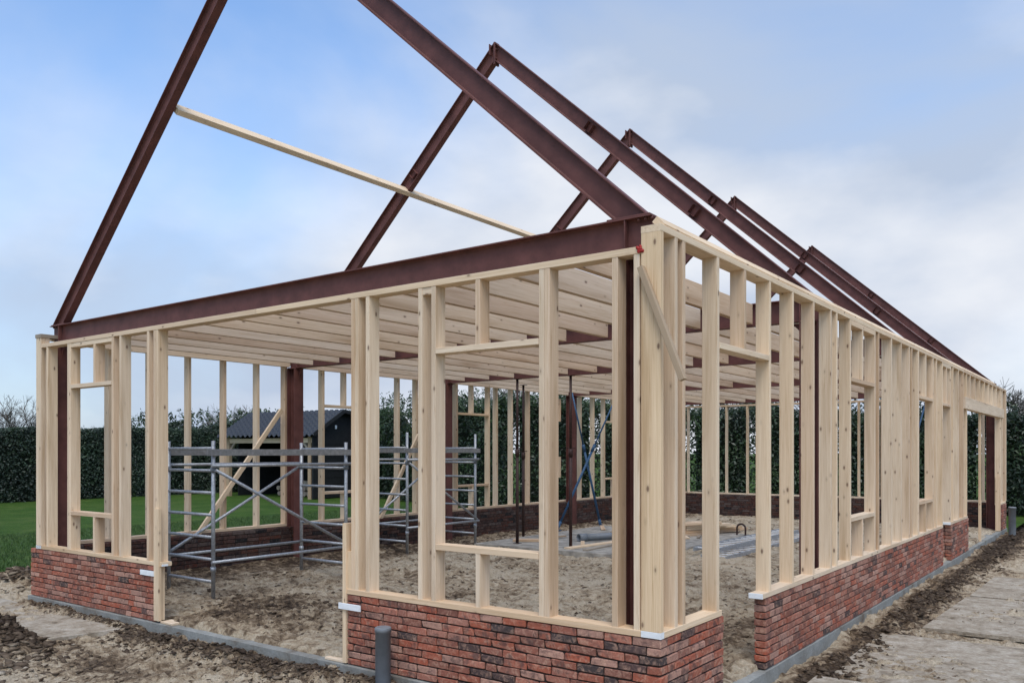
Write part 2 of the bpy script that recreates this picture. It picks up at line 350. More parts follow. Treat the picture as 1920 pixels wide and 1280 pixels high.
def clods():
    ico = [(0, 0, 1)]+[(.894*math.cos(k*1.2566), .894*math.sin(k*1.2566), .447) for k in range(5)]+\
          [(.894*math.cos(k*1.2566+.628), .894*math.sin(k*1.2566+.628), -.447) for k in range(5)]+[(0, 0, -1)]
    fi = [(0, 1+k, 1+(k+1) % 5) for k in range(5)]+[(1+k, 6+k, 1+(k+1) % 5) for k in range(5)]+\
         [(6+k, 6+(k+1) % 5, 1+(k+1) % 5) for k in range(5)]+[(11, 6+(k+1) % 5, 6+k) for k in range(5)]
    ico = np.array(ico); fi = np.array(fi)
    spots = []
    def scat(n, fx, fy, s0, s1): spots.append((fx(n), fy(n), s0*(s1/s0)**(RN.random(n)**2.2)))
    U = lambda a, b: (lambda n: RN.uniform(a, b, n)); G = lambda m, s: (lambda n: RN.normal(m, s, n))
    scat(3600, U(-6.2, -2.2), G(-.22, .15), .005, .030)
    scat(5200, G(.36, .16), U(1.0, 12), .005, .034)
    scat(900, G(.3, .16), U(12, 18), .012, .05)
    scat(2600, G(-6.45, .5), G(-1.45, .28), .006, .045)
    scat(500, G(-10.2, .6), G(.55, .3), .012, .06)
    scat(1100, U(-8.4, -6.2), G(-.14, .06), .005, .022)
    scat(5200, U(-8.5, -.3), U(.3, 7.2), .005, .026)
    scat(700, G(-5.3, .7), G(1.0, .5), .006, .03)
    scat(700, U(-8.5, -.3), U(7, 17.8), .012, .04)
    scat(4200, U(-6.5, 1.7), U(-3, -.2), .004, .018)
    scat(2600, U(.3, 1.7), U(-1, 9), .004, .016)
    x = np.concatenate([s[0] for s in spots]); y = np.concatenate([s[1] for s in spots]); s = np.concatenate([s[2] for s in spots])
    k = ~((y > -.06) & (y < .30) & (x > WX0) & (x < .03)) & ~((np.abs(x+.04) < .22) & (y > 0)) & (x < 1.8); x, y, s = x[k], y[k], s[k]; n = len(x)
    z, md, _ = gz(x, y)
    sc = np.stack([s*RN.uniform(.7, 1.6, n), s*RN.uniform(.7, 1.6, n), s*RN.uniform(.25, .65, n)], -1)
    v = ico[None]*(1+RN.uniform(-.5, .45, (n, 12, 1)))*sc[:, None]
    a = RN.uniform(0, 6.28, n); c, q = np.cos(a)[:, None], np.sin(a)[:, None]; tl = RN.normal(0, .35, (n, 1))
    vx, vy, vz = v[..., 0]*c-v[..., 1]*q, v[..., 0]*q+v[..., 1]*c, v[..., 2]
    v = np.stack([vx+x[:, None], vy+y[:, None], vz+vx*tl+(z+s*.2)[:, None]], -1)
    m = mesh_np('mud_clods', v, (fi[None]+12*np.arange(n)[:, None, None]).reshape(-1, 3), CLOD)
    set_rand(m, np.clip(RN.normal(.5, .2, n)-.75*(md-.35), 0, 1), 12)
    link('mud_clods', m, kind='stuff', label='clods of mud and sand scattered over the building ground', category='soil')
clods()

# ------------------------------------------------------------------ concrete footing and brick plinth walls
CT = 0.0                              # top of concrete
BT = 0.60; NC = 10; CH = BT/NC
def footing():
    t = thing('concrete_footing', (-4.4, 9, -.3), 'grey concrete footing strip under the brick walls and door openings', 'footing')
    abox('strip', (WX0-.015, .015), (-.03, .17), (-.4, -.002), CONC, t)
    abox('strip', (-.17, .012), (.17, WY1-.17), (-.4, -.003), CONC, t)
    abox('strip', (WX0-.012, WX0+.26), (.17, WY1-.17), (-.4, -.003), CONC, t)
    abox('strip', (WX0-.015, .015), (WY1-.17, WY1+.03), (-.4, -.002), CONC, t)
footing()
BL, BD, BHT = .206, .10, CH-.0092
def brick_variants(l, n):
    r = []
    for _ in range(n):
        x, y, z, c = l/2, BD/2, BHT/2, .0042
        v = []
        for sx in (-1, 1):
            for sy in (-1, 1):
                for sz in (-1, 1):
                    j = lambda: R_.uniform(-.0022, .0022)
                    e = R_.uniform(.6, 1.9) if R_.random() < .85 else R_.uniform(2, 4)
                    p = (sx*x+j(), sy*y+j()*1.3, sz*z+j()); k = c*e
                    v += [(p[0]-sx*k, p[1], p[2]-sz*k*.7), (p[0], p[1]-sy*k, p[2]-sz*k*.7), (p[0]-sx*k, p[1]-sy*k, p[2])]
        def V(a, b, c2, k): return ((a*4+b*2+c2)*3)+k
        f = []
        for a in (0, 1):
            q = [V(a, 0, 0, 1), V(a, 1, 0, 1), V(a, 1, 1, 1), V(a, 0, 1, 1)]; f.append(q if a else q[::-1])
            q = [V(0, a, 0, 0), V(1, a, 0, 0), V(1, a, 1, 0), V(0, a, 1, 0)]; f.append(q[::-1] if a else q)
            q = [V(0, 0, a, 2), V(1, 0, a, 2), V(1, 1, a, 2), V(0, 1, a, 2)]; f.append(q if a else q[::-1])
        for a in (0, 1):
            for b in (0, 1):
                f.append([V(a, b, 0, 0), V(a, b, 1, 0), V(a, b, 1, 1), V(a, b, 0, 1)])
                f.append([V(0, a, b, 0), V(1, a, b, 0), V(1, a, b, 2), V(0, a, b, 2)])
                f.append([V(a, 0, b, 1), V(a, 1, b, 1), V(a, 1, b, 2), V(a, 0, b, 2)])
                for c2 in (0, 1): f.append([V(a, b, c2, 0), V(a, b, c2, 1), V(a, b, c2, 2)])
        m = mesh_py('brick', v, f, BRICK); 
        import bmesh
        bm = bmesh.new(); bm.from_mesh(m); bmesh.ops.recalc_face_normals(bm, faces=bm.faces); bm.to_mesh(m); bm.free()
        r.append(m)
    return r
BV = {'s': brick_variants(BL, 8), 'h': brick_variants(.1, 5), 'q': brick_variants(.155, 4)}
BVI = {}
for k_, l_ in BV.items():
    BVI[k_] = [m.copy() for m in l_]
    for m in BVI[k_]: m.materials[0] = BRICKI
BLEN = {'s': BL, 'h': .1, 'q': .155}
def run_course(length, k, rnd, wild):
    """brick kinds along a course"""
    x = 0; o = []
    seq = ['h'] if k % 2 else (['q'] if k % 4 == 2 and wild else [])
    while x < length-.02:
        t = seq.pop(0) if seq else ('h' if rnd.random() < wild else 's')
        l = BLEN[t]; rem = length-x
        if rem < l-.004:
            if rem > .14: t = 'q'
            elif rem > .055: t = 'h'
            else: break
            l = min(rem, BLEN[t])
        o.append((x+l/2, t, min(1., rem/BLEN[t]))); x += l+.0078
    k_ = (length+.0078)/x if o else 1
    return [(u*k_, t, sc*k_) for u, t, sc in o]
def brick_wall(loc, label, runs, limit=300, stuff=False, seed=1, backing=(), inner=False):
    """runs: (start, direction, length, outward normal, wild); bricks nearest the camera are parts of their own, the rest one joined part"""
    t = thing('brick_plinth', loc, label, 'brick wall'); rnd = random.Random(seed); al = []
    for (s, d, ln, nrm, wild) in runs:
        s, d, nrm = Vector(s), Vector(d), Vector(nrm)
        for k in range(NC):
            for (u, kind, sc) in run_course(ln, k+seed, rnd, wild):
                p = s+d*u-nrm*(BD/2+rnd.uniform(-.0016, .0028)); p.z = CT+CH*(k+.5)
                al.append((p, d, nrm, kind, sc))
    al.sort(key=lambda a: (a[0]-CAM).length)
    n = 0 if stuff else limit
    def M(p, d, nrm, sc):
        r = Matrix((d, Vector((0, 0, 1)).cross(d), Vector((0, 0, 1)))).transposed().to_4x4()
        r = r @ Matrix.Rotation(rnd.uniform(-.006, .006), 4, 'Y') @ Matrix.Scale(sc, 4, Vector((1, 0, 0))); r.translation = p; return r
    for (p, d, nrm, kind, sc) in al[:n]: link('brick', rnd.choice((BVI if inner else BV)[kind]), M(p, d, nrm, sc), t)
    rest = al[n:]
    if rest:
        V, Fq, Fr, off = [], [], [], 0; rv = []
        for (p, d, nrm, kind, sc) in rest:
            m = rnd.choice(BV[kind]); mm = M(p, d, nrm, sc); r = rnd.random()
            V += [mm @ v.co for v in m.vertices]
            for q in m.polygons: Fq.append([off+i for i in q.vertices])
            rv += [r]*len(m.vertices); off += len(m.vertices)
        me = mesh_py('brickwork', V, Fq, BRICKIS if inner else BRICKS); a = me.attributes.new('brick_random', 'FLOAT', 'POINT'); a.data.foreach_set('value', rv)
        link('brickwork', me, None, t, kind='stuff')
    for (Xr, Yr) in backing: abox('mortar_core', Xr, Yr, (CT, BT-.008), MORTAR, t)
    return t
i_ = .014
brick_wall((-1.5, .05, 0), 'weathered red brick plinth wrapping the house corner nearest the camera',
    [((0, 0, 0), (-1, 0, 0), 2.953, (0, -1, 0), .05), ((0, .105, 0), (0, 1, 0), .93, (1, 0, 0), .12)], 300, seed=3,
    backing=[((-2.953+i_, -i_), (i_, .09)), ((-.09, -i_), (.0901, 1.035-i_))])
brick_wall((-7.4, .05, 0), 'weathered red brick plinth at the left end of the gable front',
    [((WX0, 0, 0), (1, 0, 0), 2.87, (0, -1, 0), .22)], 300, seed=8, backing=[((WX0+i_, -5.95-i_), (i_, .09))])
brick_wall((-.05, 6, 0), 'long red brick plinth running back along the right side beyond the door gap',
    [((0, 1.93, 0), (0, 1, 0), 8.07, (1, 0, 0), .08)], 300, seed=4,
    backing=[((-.09, -i_), (1.93+i_, 10.0-i_))])
brick_wall((-.05, 11.6, 0), 'short red brick pier on the right side between the back door and wide opening',
    [((0, 10.74, 0), (0, 1, 0), 1.8, (1, 0, 0), .1), ((-.3, 10.74, 0), (1, 0, 0), .195, (0, -1, 0), 0)], 120, seed=5, backing=[((-.29, -i_), (10.74+i_, 12.54-i_))])
brick_wall((-.05, 17.8, 0), 'far red brick pier at the end of the right side beside the wide opening',
    [((0, 17.2, 0), (0, 1, 0), 1.04, (1, 0, 0), .1)], 60, seed=6, backing=[((-.115, -i_), (17.2+i_, WY1-.12))])
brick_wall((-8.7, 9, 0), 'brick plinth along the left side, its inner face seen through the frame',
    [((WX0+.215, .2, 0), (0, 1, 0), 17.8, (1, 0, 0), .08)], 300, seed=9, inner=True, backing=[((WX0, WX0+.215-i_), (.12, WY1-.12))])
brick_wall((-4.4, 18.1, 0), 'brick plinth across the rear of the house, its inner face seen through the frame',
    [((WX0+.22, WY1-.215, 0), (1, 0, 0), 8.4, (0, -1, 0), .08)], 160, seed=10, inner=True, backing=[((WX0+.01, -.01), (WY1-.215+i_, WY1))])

# ------------------------------------------------------------------ timber wall frames
SW, SD = .045, .118; SB, ST = BT, BT+.045
def gable_frame():
    t = thing('timber_wall_frame', (-4.41, .06, BT), 'pale timber stud frame of the gable front with two window openings', 'timber frame')
    y0, y1 = .0, SD; zt, zb = 3.165, 3.117
    def st(x0, x1, z0=ST, z1=zb, n='stud', m=WOOD): return abox(n, (x0, x1), (y0, y1), (z0, z1), m, t)
    abox('sill_plate', (-8.66, -5.82), (y0-.004, y1), (SB+.002, ST), WOODY, t)
    abox('sill_plate', (-2.96, -.142), (y0-.004, y1), (SB+.002, ST), WOODY, t)
    abox('top_plate', (-8.53, -4.2), (y0-.003, y1), (zb, zt), WOOD, t)
    abox('top_plate', (-4.198, -.145), (y0-.003, y1), (zb, zt), WOOD, t)
    for a, b in ((-8.405, -8.36), (-7.872, -7.827), (-6.845, -6.8), (-6.68, -6.635), (-6.11, -6.065), (-5.978, -5.934), (-5.932, -5.888),
                 (-2.905, -2.861), (-2.859, -2.815), (-2.728, -2.683), (-2.130, -2.086), (-1.988, -1.943),
                 (-.958, -.913), (-.911, -.866), (-.361, -.316), (-.197, -.152)): st(a, b)
    st(-7.825, -7.787, ST, zb)
    # window at the left: doubled plate above, header, sill, cripples
    abox('header', (-7.785, -6.847), (y0+.002, y1), (3.066, zb-.001), WOOD, t)
    for z0 in (2.578, 1.062): abox('header' if z0 > 2 else 'window_sill', (-7.785, -6.847), (y0-.002, y1), (z0, z0+.045), WOOD, t)
    st(-7.252, -7.207, 2.624, 3.065, 'cripple_stud'); st(-7.26, -7.215, ST, 1.061, 'cripple_stud')
    # window at the right
    for z0 in (2.583, 1.048): abox('header' if z0 > 2 else 'window_sill', (-1.941, -.96), (y0-.002, y1), (z0, z0+.045), WOOD, t)
    st(-1.543, -1.497, 2.629, zb, 'cripple_stud'); st(-1.54, -1.494, ST, 1.047, 'cripple_stud')
    abox('packing_block', (-2.085, -1.989), (y0+.004, y1-.02), (3.06, zb-.001), WOOD, t)
    abox('packing_block', (-2.955, -2.907), (y0+.003, y1), (ST, ST+.32), WOODY, t)
    # jamb boards of the wide door opening
    abox('jamb_board', (-5.944, -5.845), (-.018, .016), (.022, 1.212), WOODY, t)
    abox('jamb_board', (-5.944, -5.872), (.018, .07), (.022, .598), WOODY, t)
    abox('jamb_board', (-3.0, -2.956), (-.012, .09), (.012, 1.205), WOODY, t)
    abox('end_cap', (-5.818, -5.812), (.0, y1*.6), (SB+.001, SB+.024), WHITE, t)
    v, f = [], []
    for k in range(26):              # blob of red marker paint where plate and corner post meet
        a = R_.uniform(0, 6.28); r = R_.uniform(0, .028); c = Vector((-.152+r*math.cos(a), -.006, 3.135+1.2*r*math.sin(a))); b = len(v); s = R_.uniform(.006, .014)
        v += [c+Vector((s*math.cos(q*1.05), R_.uniform(-.004, .002), s*math.sin(q*1.05))) for q in range(6)]+[c+Vector((0, -.010, 0))]
        f += [(b+q, b+(q+1) % 6, b+6) for q in range(6)]
    link('red_mark', mesh_py('red_mark', v, f, RED), None, t)
gable_frame()
def offcut(x0, x1, y0, y1, z, label, mt=WOOD, h=.02):
    o = abox('timber_offcut', (x0, x1), (y0, y1), (z, z+h), mt); o['label'] = label; o['category'] = 'timber'; return o
offcut(-5.84, -5.62, .0, .13, .0, 'short timber offcut on the footing beside the left door jamb')
offcut(-3.25, -3.005, .01, .13, .0, 'short timber offcut on the footing beside the right door jamb')
for xa, xb, za, zb, lb in ((-6.192, -5.93, .49, .545, 'white plastic plate fixed to the left brick plinth beside the door opening'),
                           (-3.03, -2.765, .472, .525, 'white plastic plate fixed to the right brick plinth beside the door opening')):
    o = abox('plastic_plate', (xa, xb), (-.03, -.018), (za, zb), WHITE); o['label'] = lb; o['category'] = 'plate'

def side_frame():
    t = thing('timber_wall_frame', (-.06, 9, BT), 'long pale timber stud frame along the right side of the house', 'timber frame')
    x0, x1 = -SD, 0.0; zt, zb = 3.292, 3.246
    def st(y1, z0=ST, z1=zb, n='stud', w=SW): return abox(n, (x0, x1), (y1-w, y1), (z0, z1), WOOD, t)
    def pl(n, a, b, z0, z1, xo=.002): return abox(n, (x0, x1+xo), (a, b), (z0, z1), WOOD, t)
    abox('corner_post', (-.14, 0), (-.003, .044), (ST, zb), WOODY, t)
    abox('packer', (-.14, .001), (-.004, .05), (SB+.002, ST-.001), WHITE, t)
    pl('sill_plate', .051, 1.0, SB+.002, ST); pl('sill_plate', 1.86, 9.96, SB+.002, ST); pl('sill_plate', 10.65, 12.42, SB+.002, ST)
    pl('sill_plate', 17.15, WY1-.13, SB+.002, ST)
    abox('end_cap', (x0, 0), (1.848, 1.859), (SB+.001, ST), WHITE, t); abox('end_cap', (x0-.02, 0), (10.636, 10.649), (SB+.001, ST), WHITE, t)
    abox('top_plate', (-.14, .002), (-.004, 6.1), (zb, zt), WOOD, t)
    pl('top_plate', 6.103, 12.0, zb, zt); pl('top_plate', 12.003, WY1-.02, zb, zt)
    for y in (.255, .375, .957, 1.905+.045, 2.055, 2.644, 3.252, 3.826, 4.029, 4.543, 5.61, 5.795, 6.453, 7.004, 7.494, 7.665, 8.07, 8.116, 9.18, 9.458, 9.955,
              10.70, 10.925, 11.478, 11.991, 12.379, 17.2, 17.511, 18.1): 
        if y != 1.95: st(y)
    pl('header', .959, 2.008, 2.580, 2.625); st(1.492, 2.627, zb, 'cripple_stud')
    pl('header', 4.545, 5.563, 2.580, 2.625); pl('window_sill', 4.545, 5.563, 1.062, 1.107)
    st(5.054, 2.627, 3.185, 'cripple_stud'); st(5.054, ST, 1.06, 'cripple_stud')
    pl('header', 4.545, 5.563, 3.187, zb-.001, .001)
    pl('header', 8.118, 9.133, 2.580, 2.625); pl('window_sill', 8.118, 9.133, 1.062, 1.107)
    st(8.627, 2.627, zb, 'cripple_stud'); st(8.627, ST, 1.06, 'cripple_stud')
    pl('header', 9.957, 10.653, 2.56, 2.605); pl('header', 9.957, 10.653, 3.19, zb-.001, .001); st(10.33, 2.607, 3.189, 'cripple_stud')
    lt = abox('lintel', (-.1, .012), (12.1, 17.7), (2.60, 2.815), OLD if False else WOOD, t)
    for y in (12.784, 13.375, 14.001, 14.646, 15.29, 15.881, 16.5): st(y, 2.817, zb, 'cripple_stud')
    abox('prop_stud', (-.09, -.045), (14.42, 14.52), (0.0, 2.598), WOODY, t)
    abox('jamb_board', (-.1, .002), (17.10, 17.145), (.01, 1.25), WOODY, t)
    # tilted eaves plate on top, in lengths
    for a, b in ((.12, 4.3), (4.32, 8.0), (8.02, 12.2), (12.22, 16.6)):
        bar('eaves_plate', (-.075, a, zt+.04), (-.075, b, zt+.04), .05, .085, WOOD, t, (1, 0, .92))
    bar('brace', (-.128, -.028, 3.02), (.172, -.032, 2.27), .045, .04, WORN, t, (0, 1, 0))
side_frame()
def left_frame():
    t = thing('timber_wall_frame', (WX0+.06, 9, BT), 'long pale timber stud frame along the left side with diagonal braces', 'timber frame')
    x0, x1 = WX0, WX0+SD; zt, zb = 3.292, 3.246
    def st(y1, z0=ST, z1=zb, n='stud'): return abox(n, (x0, x1), (y1-SW, y1), (z0, z1), WOOD, t)
    abox('corner_post', (x0+.15, x0+.285), (-.003, .044), (ST, 3.246), WOOD, t)
    abox('packer', (x0+.15, x0+.285), (-.004, .05), (SB+.002, ST-.001), WHITE, t)
    abox('stud', (x0+.17, x0+.285), (.046, .1), (ST, 3.246), WOODP, t)
    abox('sill_plate', (x0, x1+.002), (.101, WY1-.14), (SB+.002, ST), WOOD, t)
    abox('top_plate', (x0+.14, x0+.30), (-.01, .2), (zb+.001, zt), OLD, t)
    abox('top_plate', (x0, x1+.002), (.202, 9), (zb, zt), WOOD, t); abox('top_plate', (x0, x1+.002), (9.003, WY1-.02), (zb, zt), WOOD, t)
    for y in (.42, .99, 1.58, 2.187, 2.784, 3.389, 3.93, 4.722, 5.76, 6.558, 7.06, 7.6, 8.257, 9.323, 9.606, 10.155, 10.814, 11.4, 12.0, 13.063, 13.686, 14.229,
              15.3, 15.9, 16.5, 17.1, 17.7): st(y)
    for a, b in ((4.724, 5.714), (8.259, 9.277), (14.231, 15.254)):
        for z0 in (2.585, 1.09): abox('header' if z0 > 2 else 'window_sill', (x0, x1), (a, b), (z0, z0+.045), WOOD, t)
        m = (a+b)/2; st(m, 2.632, zb, 'cripple_stud'); st(m, ST, 1.088, 'cripple_stud')
    bar('brace', (x1+.022, 2.25, .56), (x1+.022, 3.80, 2.50), .04, .07, WOOD, t, (1, 0, 0))
    bar('brace', (x1+.022, 6.0, .54), (x1+.022, 7.05, 2.15), .04, .07, WOOD, t, (1, 0, 0))
    abox('packing_board', (x1+.004, x1+.04), (11.99, 12.05), (1.2, 1.7), WOODP, t); abox('packing_board', (x1+.004, x1+.04), (11.99, 12.05), (2.55, 3.1), WOODP, t)
left_frame()
def rear_frame():
    t = thing('timber_wall_frame', (-4.41, WY1-.06, BT), 'pale timber stud frame across the rear of the house', 'timber frame')
    y0, y1 = WY1-SD, WY1; zt, zb = 3.165, 3.117
    abox('sill_plate', (WX0+.12, -.14), (y0-.003, y1), (SB+.002, ST), WOOD, t); abox('top_plate', (WX0+.12, -.14), (y0-.003, y1), (zb, zt), WOOD, t)
    for x in (-8.62, -8.19, -7.6, -7.0, -6.38, -5.8, -5.2, -4.6, -4.0, -3.37, -2.8, -1.7, -1.1, -.5, -.17): abox('stud', (x, x+SW), (y0, y1), (ST, zb), WOOD, t)
    abox('corner_post', (-.13, 0), (y0+.07, y1), (ST, 3.246), WOOD, t)
rear_frame()

# ------------------------------------------------------------------ steel portal frames
XM = WX0/2; RZ0, RS = 3.255, .915
def isec(name, p0, p1, h, b, up, parent, tw=.007, tf=.011, mt=None, cut=None):
    p0, p1 = Vector(p0), Vector(p1); z = (p1-p0).normalized(); y = Vector(up); y = (y-z*y.dot(z)).normalized(); x = y.cross(z)
    H, B, w_ = h/2, b/2, tw/2; f_ = tf
    prof = [(-B, -H), (B, -H), (B, -H+f_), (w_+.008, -H+f_), (w_, -H+f_+.008), (w_, H-f_-.008), (w_+.008, H-f_), (B, H-f_), (B, H), (-B, H), (-B, H-f_),
            (-w_-.008, H-f_), (-w_, H-f_-.008), (-w_, -H+f_+.008), (-w_-.008, -H+f_), (-B, -H+f_)]
    n = len(prof); l = (p1-p0).length
    v = [(a, c, cut(c, 0) if cut else 0) for a, c in prof]+[(a, c, l+(cut(c, 1) if cut else 0)) for a, c in prof]
    f = [(i, (i+1) % n, n+(i+1) % n, n+i) for i in range(n)]
    for o, rev in ((0, True), (n, False)):      # end faces in three convex pieces
        for q in ([0, 1, 2, 3, 14, 15], [3, 4, 5, 6, 11, 12, 13, 14], [6, 7, 8, 9, 10, 11]):
            q = [o+i for i in q]; f.append(q[::-1] if rev else q)
    M = Matrix((x, y, z)).transposed().to_4x4(); M.translation = p0
    return link(name, mesh_py(name, v, f, mt or STEEL), M, parent)
TIE = (3.18, 3.42)
def portal(y, label, front=False):
    t = thing('steel_portal_frame', (XM, y, 0), label, 'steel frame', 'steel portal frames of the roof')
    for s in (0, 1):
        mir = (lambda x: x) if s else (lambda x: 2*XM-x)
        cx = -.255
        isec('column', (mir(cx), y, .0), (mir(cx), y, TIE[0]-.012), .19, .18, (1, 0, 0), t, .008, .012)
        pl = abox('base_plate', (mir(cx)-.12, mir(cx)+.12), (y-.12, y+.12), (-.004, .012), STEEL, t)
        abox('cap_plate', (mir(cx)-.1, mir(cx)+.1), (y-.085, y+.085), (TIE[0]-.0119, TIE[0]-.0005), STEEL, t)
        # curved knee gusset
        sg_ = -1 if s else 1; xa = mir(cx)+sg_*.096; zb = TIE[0]-.0125; r = .17; P = [(0, 0), (r, 0)]
        P += [(r-r*math.sin(a), -r+r*math.cos(a)) for a in np.linspace(0, math.pi/2, 8)[1:]]
        v = [(xa+sg_*p, y-.006, zb+q) for p, q in P]+[(xa+sg_*p, y+.006, zb+q) for p, q in P]; n = len(P)
        f = []
        for i in range(1, n-1): f += [(0, i, i+1), (n, n+i+1, n+i)]
        f += [(i, n+i, n+(i+1) % n, (i+1) % n) for i in range(n)]
        link('knee_gusset', mesh_py('knee_gusset', v, f, STEEL), None, t)
        # rafter
        ang = math.atan(RS); dn = Vector((math.sin(ang) if s else -math.sin(ang), 0, math.cos(ang)))
        def top(x): return RZ0-RS*x
        dirv = (Vector((mir(XM), y, top(XM)))-Vector((mir(0), y, top(0)))).normalized()
        xe = XM+.014; a1 = Vector((mir(xe), y, top(xe)-.09/dn.z)); zf = TIE[1]+.0125; a0 = a1-dirv*((a1.z-zf)/dirv.z)
        def cut(c, end): return -dn.x*c/dirv.x if end else -dn.z*c/dirv.z
        rf = isec('rafter', a0, a1, .18, .095, dn, t, .006, .009, None, cut)
        abox('foot_plate', sorted((mir(-.17), mir(-.50))), (y-.055, y+.055), (TIE[1]+.0005, TIE[1]+.012), STEEL, t)
        # purlin cleats on the rafter
        for q in ((.3, .64) if y > 1 else ()):
            c = a0.lerp(a1, q); sd_ = -1
            v = []; 
            for (u, h) in ((-.05, -.055), (.05, -.055), (.05, .05), (-.05, .05)):
                for w_ in (-.004, -.062): v.append(c+dirv*u+dn*h+Vector((0, w_, 0)))
            f = [(0, 2, 3, 1), (2, 4, 5, 3), (0, 1, 7, 6), (0, 6, 4, 2)]
            link('purlin_cleat', mesh_py('purlin_cleat', v, f, STEEL), None, t)
    isec('tie_beam', (WX0+.14, y, sum(TIE)/2), (-.152, y, sum(TIE)/2), TIE[1]-TIE[0], .12, (0, 0, 1), t, .0065, .010)
    for x in (-.36, WX0+.36):
        for q in (-1, 1): abox('stiffener', (x-.005, x+.005), sorted((y+q*.005, y+q*.056)), (TIE[0]+.0105, TIE[1]-.0105), STEEL, t)
    for x in (-.16, -.21, -.26, WX0+.2, WX0+.25):
        for q in (-.035, .035): tube('bolt', (x, y+q, TIE[1]-.011), (x, y+q, TIE[1]-.032), .011, STEEL, t, 6)
    # ridge end plates and cap
    zr = RZ0-RS*XM
    for q in (-1, 1): abox('ridge_plate', sorted((XM+q*.001, XM+q*.013)), (y-.05, y+.05), (zr-.30, zr-.004), STEEL, t)
    for q in (-.05, .05):
        for zz in (.1, .22): tube('bolt', (XM-.03, y+q*.6, zr-zz), (XM+.03, y+q*.6, zr-zz), .01, STEEL, t, 6)
    abox('ridge_bracket', (XM-.075, XM-.065), (y-.07, y+.07), (zr-.16, zr-.02), STEEL, t)
FY = [.225, 3.98, 7.72, 12.36, 17.72]
for y, lb in zip(FY, ('foremost red oxide steel portal frame standing on the gable front', 'second red oxide steel portal frame counted from the gable front',
                      'third red oxide steel portal frame, the one held by rusty props', 'fourth red oxide steel portal frame counted from the gable front',
                      'rearmost red oxide steel portal frame at the back of the house')): portal(y, lb)

# floor joists, bay by bay
JX = [-.255-.595*k for k in range(15)]
for (ya, yb, lb) in ((.27, 3.925, 'pale timber floor joists in the bay behind the gable front'), (4.035, 7.665, 'pale timber floor joists in the second bay from the gable front'),
                     (7.775, 12.305, 'pale timber floor joists in the third bay beyond the rusty props'), (12.415, 17.665, 'pale timber floor joists in the rearmost bay')):
    t = thing('joist_floor', (XM, (ya+yb)/2, 3.2), lb, 'floor joists')
    for x in JX[1:]:
        e = R_.uniform(-.02, .03)
        abox('joist', (x-.062, x), (ya+R_.uniform(.0, .02), yb-.035-abs(e)), (3.1925, 3.408+R_.uniform(-.004, .004)), WOODP, t)
o = bar('roof_purlin', (-6.05, .29, 5.60), (-6.05, 7.60, 5.60), .065, .155, WOOD, None, (.675, 0, .738)); o['label'] = 'single pale timber purlin spanning the left roof slope across three steel frames'; o['category'] = 'purlin'

# ------------------------------------------------------------------ scaffold towers
def tower(x0, x1, ya, yb, z0, nr, top, label):
    t = thing('scaffold_tower', ((x0+x1)/2, (ya+yb)/2, z0), label, 'scaffold', 'mobile scaffold towers'); r = .024
    for y in (ya, yb):
        for x in (x0, x1):
            tube('upright', (x, y, z0-.02), (x, y, z0+top), r, ALU, t)
            tube('coupler', (x, y, z0+.30), (x, y, z0+.36), r*1.4, ALU, t, 8); tube('coupler', (x, y, z0+1.5), (x, y, z0+1.56), r*1.45, PVC, t, 8)
        for k in range(nr): tube('rung', (x0+r*.6, y, z0+.18+k*.268), (x1-r*.6, y, z0+.18+k*.268), .019, ALU, t, 10)
    for x, s in ((x0-.045, 1), (x1+.045, -1)):
        tube('diagonal_brace', (x, ya if s > 0 else yb, z0+.45), (x, yb if s > 0 else ya, z0+1.53), .02, ALU, t, 10)
        tube('ledger', (x, ya-.05, z0+.42), (x, yb+.05, z0+.42), .02, ALU, t, 10)
        tube('ledger', (x, ya-.05, z0+1.58), (x, yb+.05, z0+1.58), .02, ALU, t, 10)
    for x in (x0-.03, x1+.03): abox('toe_board', (x-.012, x+.012), (ya-.1, yb+.1), (z0+1.70, z0+1.78), ALUD, t)
    return t
tower(-7.42, -6.46, 1.05, 3.17, .07, 7, 1.88, 'aluminium scaffold tower standing just inside the wide gable opening')
tower(-8.46, -7.55, 5.55, 7.40, .10, 7, 2.05, 'aluminium scaffold tower by the left wall, deeper inside the house')

# ------------------------------------------------------------------ props, slab, site materials
def steel_prop(x, y, z0, z1, label):
    t = thing('steel_prop', (x, y, z0), label, 'steel prop', 'rusty adjustable props')
    abox('base_plate', (x-.06, x+.06), (y-.06, y+.06), (z0, z0+.008), PROP, t)
    tube('outer_tube', (x, y, z0+.008), (x, y, z0+1.75), .03, PROP, t); tube('inner_tube', (x, y, z0+1.7), (x, y, z1-.008), .024, PROP, t)
    tube('collar', (x, y, z0+1.62), (x, y, z0+1.76), .040, PROP, t, 10); tube('pin', (x-.06, y-.05, z0+1.78), (x+.06, y+.05, z0+1.78), .008, PROP, t, 6)
    abox('top_plate', (x-.06, x+.06), (y-.06, y+.06), (z1-.008, z1), PROP, t)
SLT = .115
o = abox('concrete_slab', (-7.45, -3.95), (7.25, 12.0), (-.1, SLT-.005), SLAB); o['label'] = 'rough concrete floor slab in the middle of the house'; o['category'] = 'slab'
steel_prop(-6.80, 7.72, SLT-.005, 3.179, 'left rusty adjustable steel prop holding up the third steel frame')
steel_prop(-5.62, 7.72, SLT-.005, 3.179, 'right rusty adjustable steel prop holding up the third steel frame')
steel_prop(-7.62, 9.05, .05, 3.19, 'slim rusty prop standing behind the left propping post under the joists')
